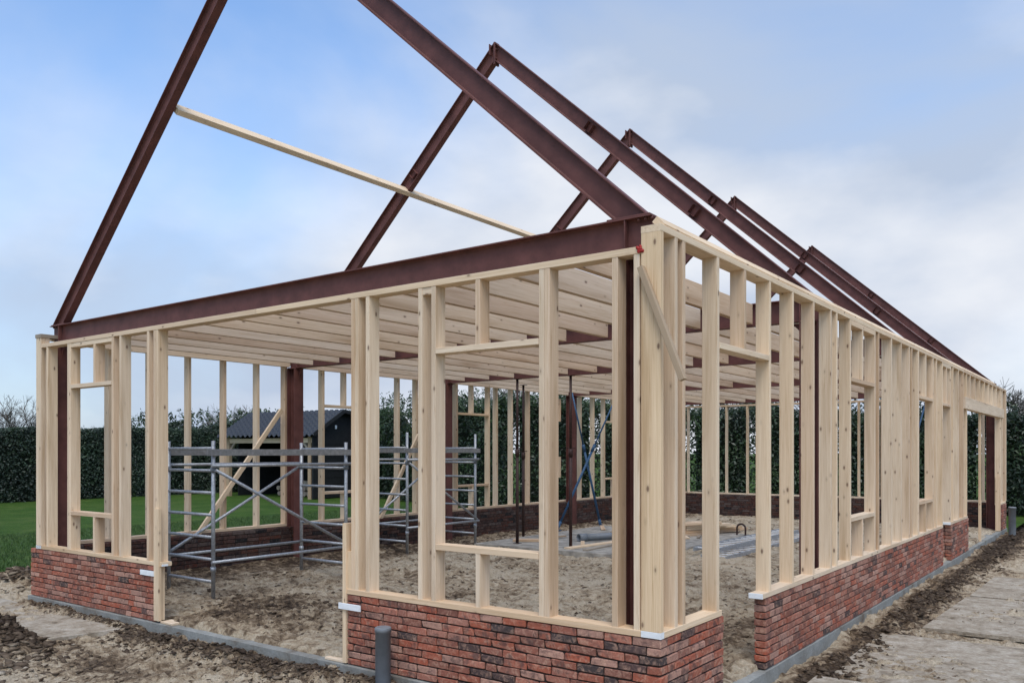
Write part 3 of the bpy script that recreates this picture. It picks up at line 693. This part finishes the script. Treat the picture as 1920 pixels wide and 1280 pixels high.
def blue_prop(a, b, label):
    a, b = Vector(a), Vector(b); d = (b-a); t = thing('push_pull_prop', a, label, 'blue prop', 'blue raking props')
    tube('outer_tube', a+d*.04, a+d*.6, .028, BLUE, t); tube('inner_tube', a+d*.58, b, .019, BLUE, t); tube('collar', a+d*.57, a+d*.62, .038, BLUE, t, 10)
    abox('foot', (a.x-.07, a.x+.07), (a.y-.09, a.y+.09), (a.z-.02, a.z), BLUE, t); tube('foot_tube', a, a+d*.06, .035, BLUE, t, 10)
blue_prop((-7.55, 12.05, .06), (-7.9, 11.35, 3.17), 'slim blue raking prop leaning up from the slab towards the left')
blue_prop((-8.05, 10.95, .05), (-7.25, 12.30, 3.17), 'blue raking prop crossing in front of the steel column on the left wall')
blue_prop((-2.0, 15.6, .0), (-1.5, 17.0, 3.15), 'blue raking prop glimpsed through the far window of the right side')
def plank(p0, p1, wd, th, label, mt=WOOD, group='planks lying on the slab'):
    o = bar('plank', p0, p1, th, wd, mt, None, (0, 0, 1)); o['label'] = label; o['category'] = 'plank'; o['group'] = group; return o
s = SLT-.005
plank((-5.55, 7.5, s+.014), (-5.35, 9.6, s+.014), .14, .028, 'long pale plank on the slab right of the rusty prop')
plank((-5.15, 7.45, s+.014), (-5.25, 9.1, s+.014), .10, .028, 'narrow grey plank on the slab beside the long pale plank', OLD)
plank((-4.55, 7.55, s+.014), (-4.35, 8.6, s+.014), .12, .028, 'short pale plank near the front right edge of the slab')
plank((-4.75, 7.9, s+.014), (-4.2, 8.9, s+.044), .10, .028, 'crooked plank lying across the short one near the slab edge', OLD)
plank((-7.1, 8.0, s+.02), (-6.55, 8.35, s+.02), .26, .04, 'broad pale board on the slab between the props', WOOD)
plank((-6.4, 9.6, s+.014), (-5.1, 11.0, s+.014), .16, .028, 'grey plank lying behind the grey pipe', OLD)
plank((-6.3, 10.3, s+.045), (-4.9, 11.1, s+.045), .14, .03, 'grey plank on top of others behind the pipe', OLD)
t = thing('drain_pipe', (-5.75, 9.2, s+.07), 'grey plastic drain pipe lying on the slab among planks', 'pipe')
def hollow(name, p0, p1, r, ri, mt, parent):
    p0, p1 = Vector(p0), Vector(p1); d = p1-p0; z = d.normalized(); x = z.orthogonal().normalized(); y = z.cross(x); n = 20
    v = []
    for q, rr in ((Vector(), r), (d, r), (d, ri), (Vector(), ri)): v += [q+x*rr*math.cos(6.2832*i/n)+y*rr*math.sin(6.2832*i/n) for i in range(n)]
    f = []
    for k in range(4): f += [(k*n+i, k*n+(i+1) % n, ((k+1) % 4)*n+(i+1) % n, ((k+1) % 4)*n+i) for i in range(n)]
    m = mesh_py(name, v, f, mt); 
    for p in m.polygons: p.use_smooth = True
    return link(name, m, Matrix.Translation(p0), parent)
hollow('pipe', (-6.0, 8.75, s+.075), (-5.45, 10.0, s+.075), .0625, .056, PVC, t); hollow('socket', (-6.04, 8.66, s+.075), (-5.97, 8.82, s+.075), .075, .0635, PVC, t)
# timber stack at the back right of the slab
for k in range(15):
    row, lay = k % 3, k//3
    plank((-5.25+row*.17+R_.uniform(-.02, .02), 10.7+R_.uniform(-.3, .2), s+.025+lay*.055), (-4.75+row*.17+R_.uniform(-.05, .05), 13.0-.35*lay, s+.025+lay*.055), .15, .05,
          ('timber at the %s of the stack at the back of the slab' % ['bottom', 'second layer', 'third layer', 'fourth layer', 'top'][lay]), [WOODY, WOOD, OLD][R_.choice((0, 0, 1, 1, 2))], 'stacked timbers')
for k in range(12):
    x, y, a = R_.uniform(-6.9, -4.1), R_.uniform(7.5, 11.5), R_.uniform(0, 3.1); l = R_.uniform(.25, .9)
    plank((x, y, s+.012+.001*k), (x+l*math.cos(a)*.5, y+l*math.sin(a), s+.012+.001*k+R_.uniform(0, .05)), R_.uniform(.05, .12), .022, 'loose timber offcut lying about on the slab', R_.choice((OLD, OLD, WOOD, WORN)), 'loose offcuts on the slab')
t = thing('lifting_loop', (-4.02, 11.7, s), 'dark rusty steel loop standing up from the slab', 'steel loop')
pts = [Vector((-4.02-.09, 11.7, s-.05)), Vector((-4.02-.09, 11.7, s+.14))]+[Vector((-4.02-.09*math.cos(a), 11.7, s+.14+.09*math.sin(a))) for a in np.linspace(.3, 2.84, 8)]+[Vector((-3.93, 11.7, s+.14)), Vector((-3.93, 11.7, s-.05))]
v, f = tube_mesh([(pts[i], pts[i+1], .02, .02) for i in range(len(pts)-1)], 8); link('loop', mesh_py('loop', v, f, PROP), None, t)
def ladder(x, ya, yb, z, wd, label, tilt=0):
    t = thing('aluminium_ladder', (x, (ya+yb)/2, z), label, 'ladder', 'aluminium ladders on the ground')
    for q in (0, wd): abox('stile', (x+q-.013, x+q+.013), (ya, yb), (z, z+.07), ALU, t)
    k = ya+.15
    while k < yb-.1: abox('rung', (x+.013, x+wd-.013), (k-.016, k+.016), (z+.04, z+.058), ALUB, t); k += .28
ladder(-3.55, 8.35, 12.6, .135, .40, 'upper aluminium ladder lying beside the slab')
ladder(-3.30, 8.1, 13.1, .05, .42, 'lower aluminium ladder lying on the sand under the other')
# grey drain pipe standing before the gable and at the far corner
def standpipe(x, y, z0, z1, r, mt, label):
    t = thing('drain_standpipe', (x, y, z0), label, 'pipe'); n = 28
    prof = [(r, z0), (r, z1-.035), (r*1.08, z1-.034), (r*1.09, z1-.004), (r*1.06, z1)]
    v = []; f = []
    for rr, zz in prof: v += [(x+rr*math.cos(6.2832*i/n), y+rr*math.sin(6.2832*i/n), zz) for i in range(n)]
    for k in range(len(prof)-1): f += [(k*n+i, k*n+(i+1) % n, (k+1)*n+(i+1) % n, (k+1)*n+i) for i in range(n)]
    m = mesh_py('tube', v, f, mt)
    for p in m.polygons: p.use_smooth = True
    link('tube', m, None, t)
    c = len(prof)-1; v = [(x+r*1.06*math.cos(6.2832*i/n), y+r*1.06*math.sin(6.2832*i/n), z1+.0005) for i in range(n)]+[(x+r*.9*math.cos(6.2832*i/n), y+r*.9*math.sin(6.2832*i/n), z1+.006) for i in range(n)]
    link('cap', mesh_py('cap', v, [(i, (i+1) % n, n+(i+1) % n, n+i) for i in range(n)]+[tuple(range(n, 2*n))], mt), None, t)
standpipe(-2.375, -.145, -.3, .41, .062, PVC, 'grey plastic drain pipe standing upright before the front brick plinth')
standpipe(.22, 17.25, -.3, .56, .075, PVCD, 'pale grey drain pipe standing at the far right corner')

# sand-covered ground plates
def gplate(pts, z, th, label):
    n = len(pts); c = sum((Vector((*p, 0)) for p in pts), Vector())/n
    top, bot = [], []
    for (x, y) in pts: top.append((x, y, z)); bot.append((x, y, z-th))
    # subdivide the top so that it is not dead flat
    G = 14; v = []; f = []
    P = [Vector((*p, z)) for p in pts]
    for i in range(G+1):
        for j in range(G+1):
            p = (P[0].lerp(P[1], i/G)).lerp(P[3].lerp(P[2], i/G), j/G); e = min(i, j, G-i, G-j)
            p.z += (noise.noise(p*1.7)*.012 if e else 0); v.append(p)
    for i in range(G):
        for j in range(G): a = i*(G+1)+j; f.append((a, a+G+1, a+G+2, a+1))
    b = len(v); v += [Vector((q.x, q.y, z-th)) for q in P]; cn = [0, G*(G+1), G*(G+1)+G, G]
    edge = [[i*(G+1) for i in range(G+1)], [G*(G+1)+j for j in range(G+1)], [i*(G+1)+G for i in range(G, -1, -1)], [j for j in range(G, -1, -1)]]
    for k in range(4): f.append([b+(k+1) % 4]+[b+k][::1]+edge[k] if False else [b+k, b+(k+1) % 4]+edge[k][::-1])
    f.append([b+3, b+2, b+1, b])
    o = link('ground_plate', mesh_py('ground_plate', v, f, PLATE)); o['label'] = label; o['category'] = 'ground plate'; o['group'] = 'sand covered ground plates'
gplate([(-6.22, -.12), (-9.6, -.14), (-9.4, -1.12), (-6.42, -1.16)], -.075, .05, 'sand covered ground plate beside the left brick plinth')
gplate([(.42, -1.6), (1.75, -1.55), (1.7, 2.35), (.30, 2.30)][:4], -.07, .04, 'sand covered ground plate nearest the camera right of the corner')
gplate([(.36, 2.42), (1.7, 2.42), (1.78, 4.5), (.34, 4.44)], -.072, .04, 'sand covered ground plate beside the near end of the long brick plinth')
gplate([(.62, 5.0), (2.0, 5.0), (2.05, 7.45), (.70, 7.45)], -.075, .04, 'sand covered ground plate beside the middle of the long brick plinth')
gplate([(.72, 7.52), (2.1, 7.55), (2.15, 9.7), (.76, 9.65)], -.07, .04, 'sand covered ground plate farthest back along the right side')

# ------------------------------------------------------------------ shed
def shed():
    def P(lat, d): v = FW*d+RT*lat; return Vector((CAM.x+v.x, CAM.y+v.y, 0))
    A = P(-7.39, 36.0); Lr = P(-11.99, 38.8); r = (Lr-A); rl = r.length; r.normalize(); g = (P(-7.39-.52, 36-.854)-A).normalized()   # g: towards the front eave
    t = thing('garden_shed', A+Vector((0, 0, -.15)), 'black timber shed with grey tiled roof and open carport beyond the lawn', 'shed')
    ZR, ZE, ZE2 = 3.57, 2.63, 2.96; kf, kb = 1.72, 3.9; gz_ = -.18
    Z = Vector((0, 0, 1))
    # roof slope towards the camera with rolled tile courses
    nu, nv = 160, 40; v = []; f = []
    for j in range(nv+1):
        for i in range(nu+1):
            u = i/nu*(rl+.5)-.25; q = j/nv; step = (q*10) % 1
            z = ZR+.03+(ZE-.10-ZR)*q*1.06+.05*math.sin(i/nu*2*math.pi*20)+.09*(step)
            v.append(A+r*u+g*(kf*1.06*q)+Z*z)
    for j in range(nv):
        for i in range(nu): a = j*(nu+1)+i; f.append((a, a+1, a+nu+2, a+nu+1))
    ro = link('roof', mesh_py('roof', v, f, TILE), None, t)
    def quad(name, pts, mt, parent=t, th=.04, nrm=None):
        pts = [Vector(p) for p in pts]; n_ = nrm or (pts[1]-pts[0]).cross(pts[2]-pts[0]).normalized(); k = len(pts)
        vv = pts+[p+n_*th for p in pts]; ff = [tuple(range(k-1, -1, -1)), tuple(range(k, 2*k))]+[(i, (i+1) % k, k+(i+1) % k, k+i) for i in range(k)]
        return link(name, mesh_py(name, vv, ff, mt), None, parent)
    quad('roof_back', [A-r*.25+Z*ZR, A-r*.25-g*kb+Z*ZE2, A-g*kb+r*(rl+.25)+Z*ZE2, A+r*(rl+.25)+Z*ZR], TILE, ro)
    wl = 2.15   # the closed part, measured along the ridge from the gable
    G0 = lambda k, z: A+g*k+Z*z
    quad('gable_wall', [G0(kf-.12, gz_), G0(-kb+.15, gz_), G0(-kb+.15, ZE2-.04), G0(0, ZR-.04), G0(kf-.12, ZE-.02)], BLACKW, t, .06, r)
    for k in range(9):       # horizontal boards
        z = gz_+.2+k*.28; bar('weatherboard', G0(kf-.12, z)-r*.015, G0(-kb+.15, z)-r*.015, .03, .26, BLACKW, t, tuple(r))
    bar('barge_board', G0(kf*1.05, ZE-.10)-r*.27, G0(0, ZR-.01)-r*.27, .03, .16, BLACKW, t, tuple(r)); bar('barge_board', G0(0, ZR-.01)-r*.27, G0(-kb, ZE2-.03)-r*.27, .03, .16, BLACKW, t, tuple(r))
    wn = bar('window', G0(-.9, 1.83)-r*.05, G0(-2.3, 1.83)-r*.05, .03, .9, BLACKW, t, tuple(r))
    for a, b in (((-.9, 1.38), (-.9, 2.28)), ((-2.3, 1.38), (-2.3, 2.28)), ((-.9, 2.28), (-2.3, 2.28)), ((-.9, 1.38), (-2.3, 1.38))):
        bar('window_frame', G0(*a)-r*.08, G0(*b)-r*.08, .04, .07, OLD, wn, tuple(r))
    bar('vent', G0(.28, 2.95)-r*.04, G0(.28, 2.80)-r*.04, .03, .10, WHITE, t, tuple(r))
    quad('back_wall', [A-g*1.6+r*.1+Z*gz_, A-g*1.6+r*(rl+.2)+Z*gz_, A-g*1.6+r*(rl+.2)+Z*3.1, A-g*1.6+r*.1+Z*3.1], BLACKW, t, .05, g)
    quad('end_wall', [A-g*1.55+r*(rl-.1)+Z*gz_, A+g*.9+r*(rl-.1)+Z*gz_, A+g*.9+r*(rl-.1)+Z*2.95, A-g*1.55+r*(rl-.1)+Z*3.1], BLACKW, t, .05, r)
    for u in (.25, rl-.15):
        p = A+g*(kf-.25)+r*u; bar('post', p+Z*gz_, p+Z*(ZE-.17), .17, .17, WORN, t, tuple(r))
        for q in (-1, 1):
            if (u == .25 and q < 0) or (u > rl-.2 and q > 0): continue
            bar('knee_brace', p+Z*1.85+r*q*.05, p+Z*2.42+r*q*.6, .09, .09, OLD, t, tuple(g))
    bar('eaves_beam', A+g*(kf-.25)+r*.1+Z*2.30, A+g*(kf-.25)+r*(rl)+Z*2.30, .12, .2, WOOD, t, tuple(g))
    # firewood under the roof: a stack of split logs
    for k in range(26):
        c = A-g*.3+r*(1.4+.26*(k % 9)+R_.uniform(-.05, .05))+Z*(gz_+.15+.24*(k//9)); lw = thing('firewood_log', c, 'split log in the firewood stack under the shed roof', 'log', 'firewood stack under the shed roof') if False else None
        v, f = tube_mesh([(c, c+g*.5, R_.uniform(.09, .13), R_.uniform(.09, .13))], 7); o = link('log', mesh_py('log', v, f, OLD)); o['label'] = 'split log in the firewood stack under the shed roof'; o['category'] = 'log'; o['group'] = 'firewood stack under the shed roof'
shed()

# ------------------------------------------------------------------ hedges and trees
def leaves(centers, normals_out, size, ratio, up=.3, jit=.8):
    n = len(centers); nr = normals_out+RN.normal(0, jit, (n, 3)); nr /= np.linalg.norm(nr, axis=1)[:, None]
    a = RN.normal(0, 1, (n, 3)); a[:, 2] += up; a -= nr*(a*nr).sum(1)[:, None]; a /= np.linalg.norm(a, axis=1)[:, None]; b = np.cross(nr, a)
    L_ = (size*RN.uniform(.65, 1.35, n))[:, None]; W = L_*ratio; fold = nr*L_*.10
    v = np.stack([centers-a*L_*.5, centers+b*W*.5+fold-a*L_*.02, centers+a*L_*.5, centers-b*W*.5+fold-a*L_*.02], 1)
    return v.reshape(-1, 3), np.arange(4*n).reshape(-1, 4)
def hedge(path, label, zt, depth, size, ratio, dens, mt, ragged, name, seed):
    """path: plan points; leaves near the faces and top of a thick row, with shoots above it"""
    pts = [Vector((*p, 0)) for p in path]; t = thing(name, (*path[len(path)//2], -.15), label, 'hedge')
    C, Nn = [], []; core_v, core_f = [], []
    for a, b, za, zb in zip(pts[:-1], pts[1:], zt[:-1], zt[1:]):
        d = b-a; l = d.length; d.normalize(); nrm = Vector((d.y, -d.x, 0))
        if nrm.dot(Vector((CAM.x, CAM.y, 0))-a) < 0: nrm = -nrm
        A_, D_, Nr = np.array(a), np.array(d), np.array(nrm)
        n = int((l+1.6)*max(za, zb)*dens); u = RN.random(n)*(l+1.6)-.8; zz = RN.random(n)**.9; tp = za+(zb-za)*u/l
        tp = tp+ragged*(fbm(u, u*0+seed, .9, seed, 3)-.5)*2.2
        z = -.15+(tp+.15)*zz; lump = (fbm(u, z, .8, seed+5, 3)-.5)*1.0*ragged+.12*(fbm(u, z, 2.6, seed+6, 2)-.5)
        off = depth/2+lump-np.abs(RN.normal(0, .16, n))
        C.append(A_+np.outer(u, D_)+np.outer(off, Nr)+np.outer(z, [0, 0, 1])); Nn.append(np.tile(Nr+np.array([0, 0, .45]), (n, 1)))
        n = int((l+1.2)*depth*dens*.8); u = RN.random(n)*(l+1.2)-.6; off = RN.uniform(-depth/2, depth/2, n); tp = za+(zb-za)*u/l+ragged*(fbm(u, u*0+seed, .9, seed, 3)-.5)*2.2
        z = tp-np.abs(RN.normal(0, .10+.15*ragged, n))+ragged*.4*(fbm(u, off, 2.2, seed+8, 2)-.5)
        C.append(A_+np.outer(u, D_)+np.outer(off, Nr)+np.outer(z, [0, 0, 1])); Nn.append(np.tile(np.array([0, 0, 1.])+Nr*.3, (n, 1)))
        ns = int(l*(14*ragged))                 # upright shoots with leaves
        for _ in range(ns):
            u0 = RN.random()*l; o0 = RN.uniform(-depth/2, depth/2); h = ragged*RN.uniform(.2, 1.1); z0 = za+(zb-za)*u0/l-.2; ln = RN.normal(0, .12, 2)
            k = int(10+h*26); q = RN.random(k); p = A_+D_*(u0)+Nr*o0
            C.append(p+np.outer(q*h, D_*ln[0]+Nr*ln[1])+np.outer(z0+q*(h+.2), [0, 0, 1])+RN.normal(0, .06, (k, 3))); Nn.append(np.tile(Nr+np.array([0, 0, .3]), (k, 1)))
        K = max(2, int(l/.4)); uu = np.linspace(.3, l-.3, K+1); tops = za+(zb-za)*uu/l+ragged*(fbm(uu, uu*0+seed, .9, seed, 3)-.5)*2.2-.14-.12*ragged
        i = len(core_v); s_ = depth/2-.3-.35*min(1, ragged*2)
        for u0, z in zip(uu, tops):
            p = a+d*float(u0)
            for o_ in (-s_, s_): core_v += [p+nrm*o_+Vector((0, 0, -.15)), p+nrm*o_+Vector((0, 0, float(z)))]
        for q in range(K):
            j = i+4*q; core_f += [(j, j+1, j+5, j+4), (j+2, j+3, j+7, j+6), (j+1, j+3, j+7, j+5)]
        core_f += [(i, i+2, i+3, i+1), (i+4*K, i+4*K+2, i+4*K+3, i+4*K+1)]
    C = np.concatenate(C); Nn = np.concatenate(Nn); v, f = leaves(C, Nn, size, ratio)
    m = mesh_np('foliage', v, f, mt); cl = fbm(C[:, 0]*.9+C[:, 1]*.7, C[:, 2]*1.3, .9, seed+30, 3); set_rand(m, np.clip(RN.random(len(C))**1.6*.75+(cl-.45)*1.9, 0, 1), 4); link('foliage', m, None, t)
    link('inner_core', mesh_py('inner_core', core_v, core_f, COREM), None, t)  # solid dark core added behind the leaves to block the view through
hedge([polar(-260, 29), polar(250, 37.5), polar(460, 42)], 'dark clipped hedge with a flat top along the far edge of the lawn', [2.68, 2.85, 2.9], 1.4, .095, .6, 560, HEDGE, .10, 'clipped_hedge', 3)
hedge([polar(225, 40), polar(330, 41), polar(470, 44), polar(700, 44)], 'ragged evergreen shrubs behind the clipped hedge and the shed', [3.2, 3.4, 3.6, 3.6], 1.6, .15, .42, 190, LAUREL, .5, 'evergreen_hedge', 5)
hedge([polar(690, 39), polar(840, 31.5), polar(960, 29), polar(1120, 28.5), polar(1290, 29)], 'tall ragged laurel hedge behind the left wall, right of the shed', [3.4, 3.3, 3.4, 3.3, 3.1], 1.7, .14, .36, 290, LAUREL, .9, 'laurel_hedge', 7)
hedge([polar(1290, 29.2), polar(1420, 29), polar(1560, 28.5), polar(1700, 28), polar(1850, 27), polar(2020, 25)], 'tall laurel hedge behind the rear wall reaching the right edge', [3.1, 3.3, 3.1, 3.1, 2.9, 3.0], 1.7, .14, .36, 290, LAUREL, .8, 'laurel_hedge', 9)

def bare_tree(x, y, h, r0, label, seed, spread=.55, levels=5, twig=.006):
    rnd = random.Random(seed); t = thing('bare_tree', (x, y, -.2), label, 'tree', 'bare winter trees'); segs = []; trunk = []
    def grow(p, d, l, r, lv):
        k = 3 if lv > 1 else 2; q = p
        for i in range(k):
            d = (d+Vector((rnd.gauss(0, .13), rnd.gauss(0, .13), rnd.gauss(.04, .08)))).normalized(); e = q+d*(l/k); ra, rb = r*(1-.3*i/k), r*(1-.3*(i+1)/k)
            (trunk if lv == levels else segs).append((q, e, max(ra, twig), max(rb, twig*.8))); q = e
            if lv < levels and lv > 0 and rnd.random() < .7:
                ax = Vector((rnd.gauss(0, 1), rnd.gauss(0, 1), rnd.gauss(0, .5))).normalized(); grow(q, (d+ax*spread*1.2).normalized(), l*.6, rb*.55, lv-1)
        if lv > 0:
            for _ in range(rnd.choice((2, 3, 3))):
                ax = Vector((rnd.gauss(0, 1), rnd.gauss(0, 1), rnd.gauss(.1, .5))).normalized(); grow(q, (d+ax*spread).normalized(), l*rnd.uniform(.62, .82), r*.62, lv-1)
    grow(Vector((0, 0, 0)), Vector((rnd.gauss(0, .05), rnd.gauss(0, .05), 1)).normalized(), h*.30, r0, levels)
    M = Matrix.Translation((x, y, -.2))
    v, f = tube_mesh(trunk, 7, False); link('trunk', mesh_py('trunk', v, f, BARK), M, t)
    v, f = tube_mesh(segs, 3, False); link('branches', mesh_py('branches', v, f, BARK), M, t)
for k, (px, d, h, lb) in enumerate(((35, 44, 5.3, 'rounded bare tree above the clipped hedge at the left edge'), (-60, 47, 5.0, 'bare tree partly cut by the left edge behind the hedge'),
        (395, 52, 5.2, 'small bare tree behind the hedge left of the shed'), (450, 50, 5.4, 'bare rounded tree just left of the shed roof'), (275, 50, 4.6, 'small bare tree behind evergreen shrubs left of the scaffold'), (0, 43, 5.0, 'low bare tree above the clipped hedge touching the left edge'), (70, 46, 5.3, 'bare tree above the clipped hedge beside the house corner'), (190, 48, 4.4, 'small bare tree seen through the left gable window'),
        (880, 36, 6.6, 'tall bare tree rising behind the left wall window'), (1330, 35, 5.4, 'bare tree behind the laurel left of the rear wall centre'), (1390, 37, 5.6, 'bare tree above the laurel at the rear wall centre'),
        (1480, 36, 5.6, 'bare tree above the laurel seen between the right wall studs'), (1905, 32, 5.2, 'bare shrub tree at the right edge beyond the house end'), (1960, 34, 5.6, 'bare tree cut by the right edge of the view'))):
    x, y = polar(px, d); bare_tree(x, y, h, .09 if h < 6 else .11, lb, 100+k, .62, 5)
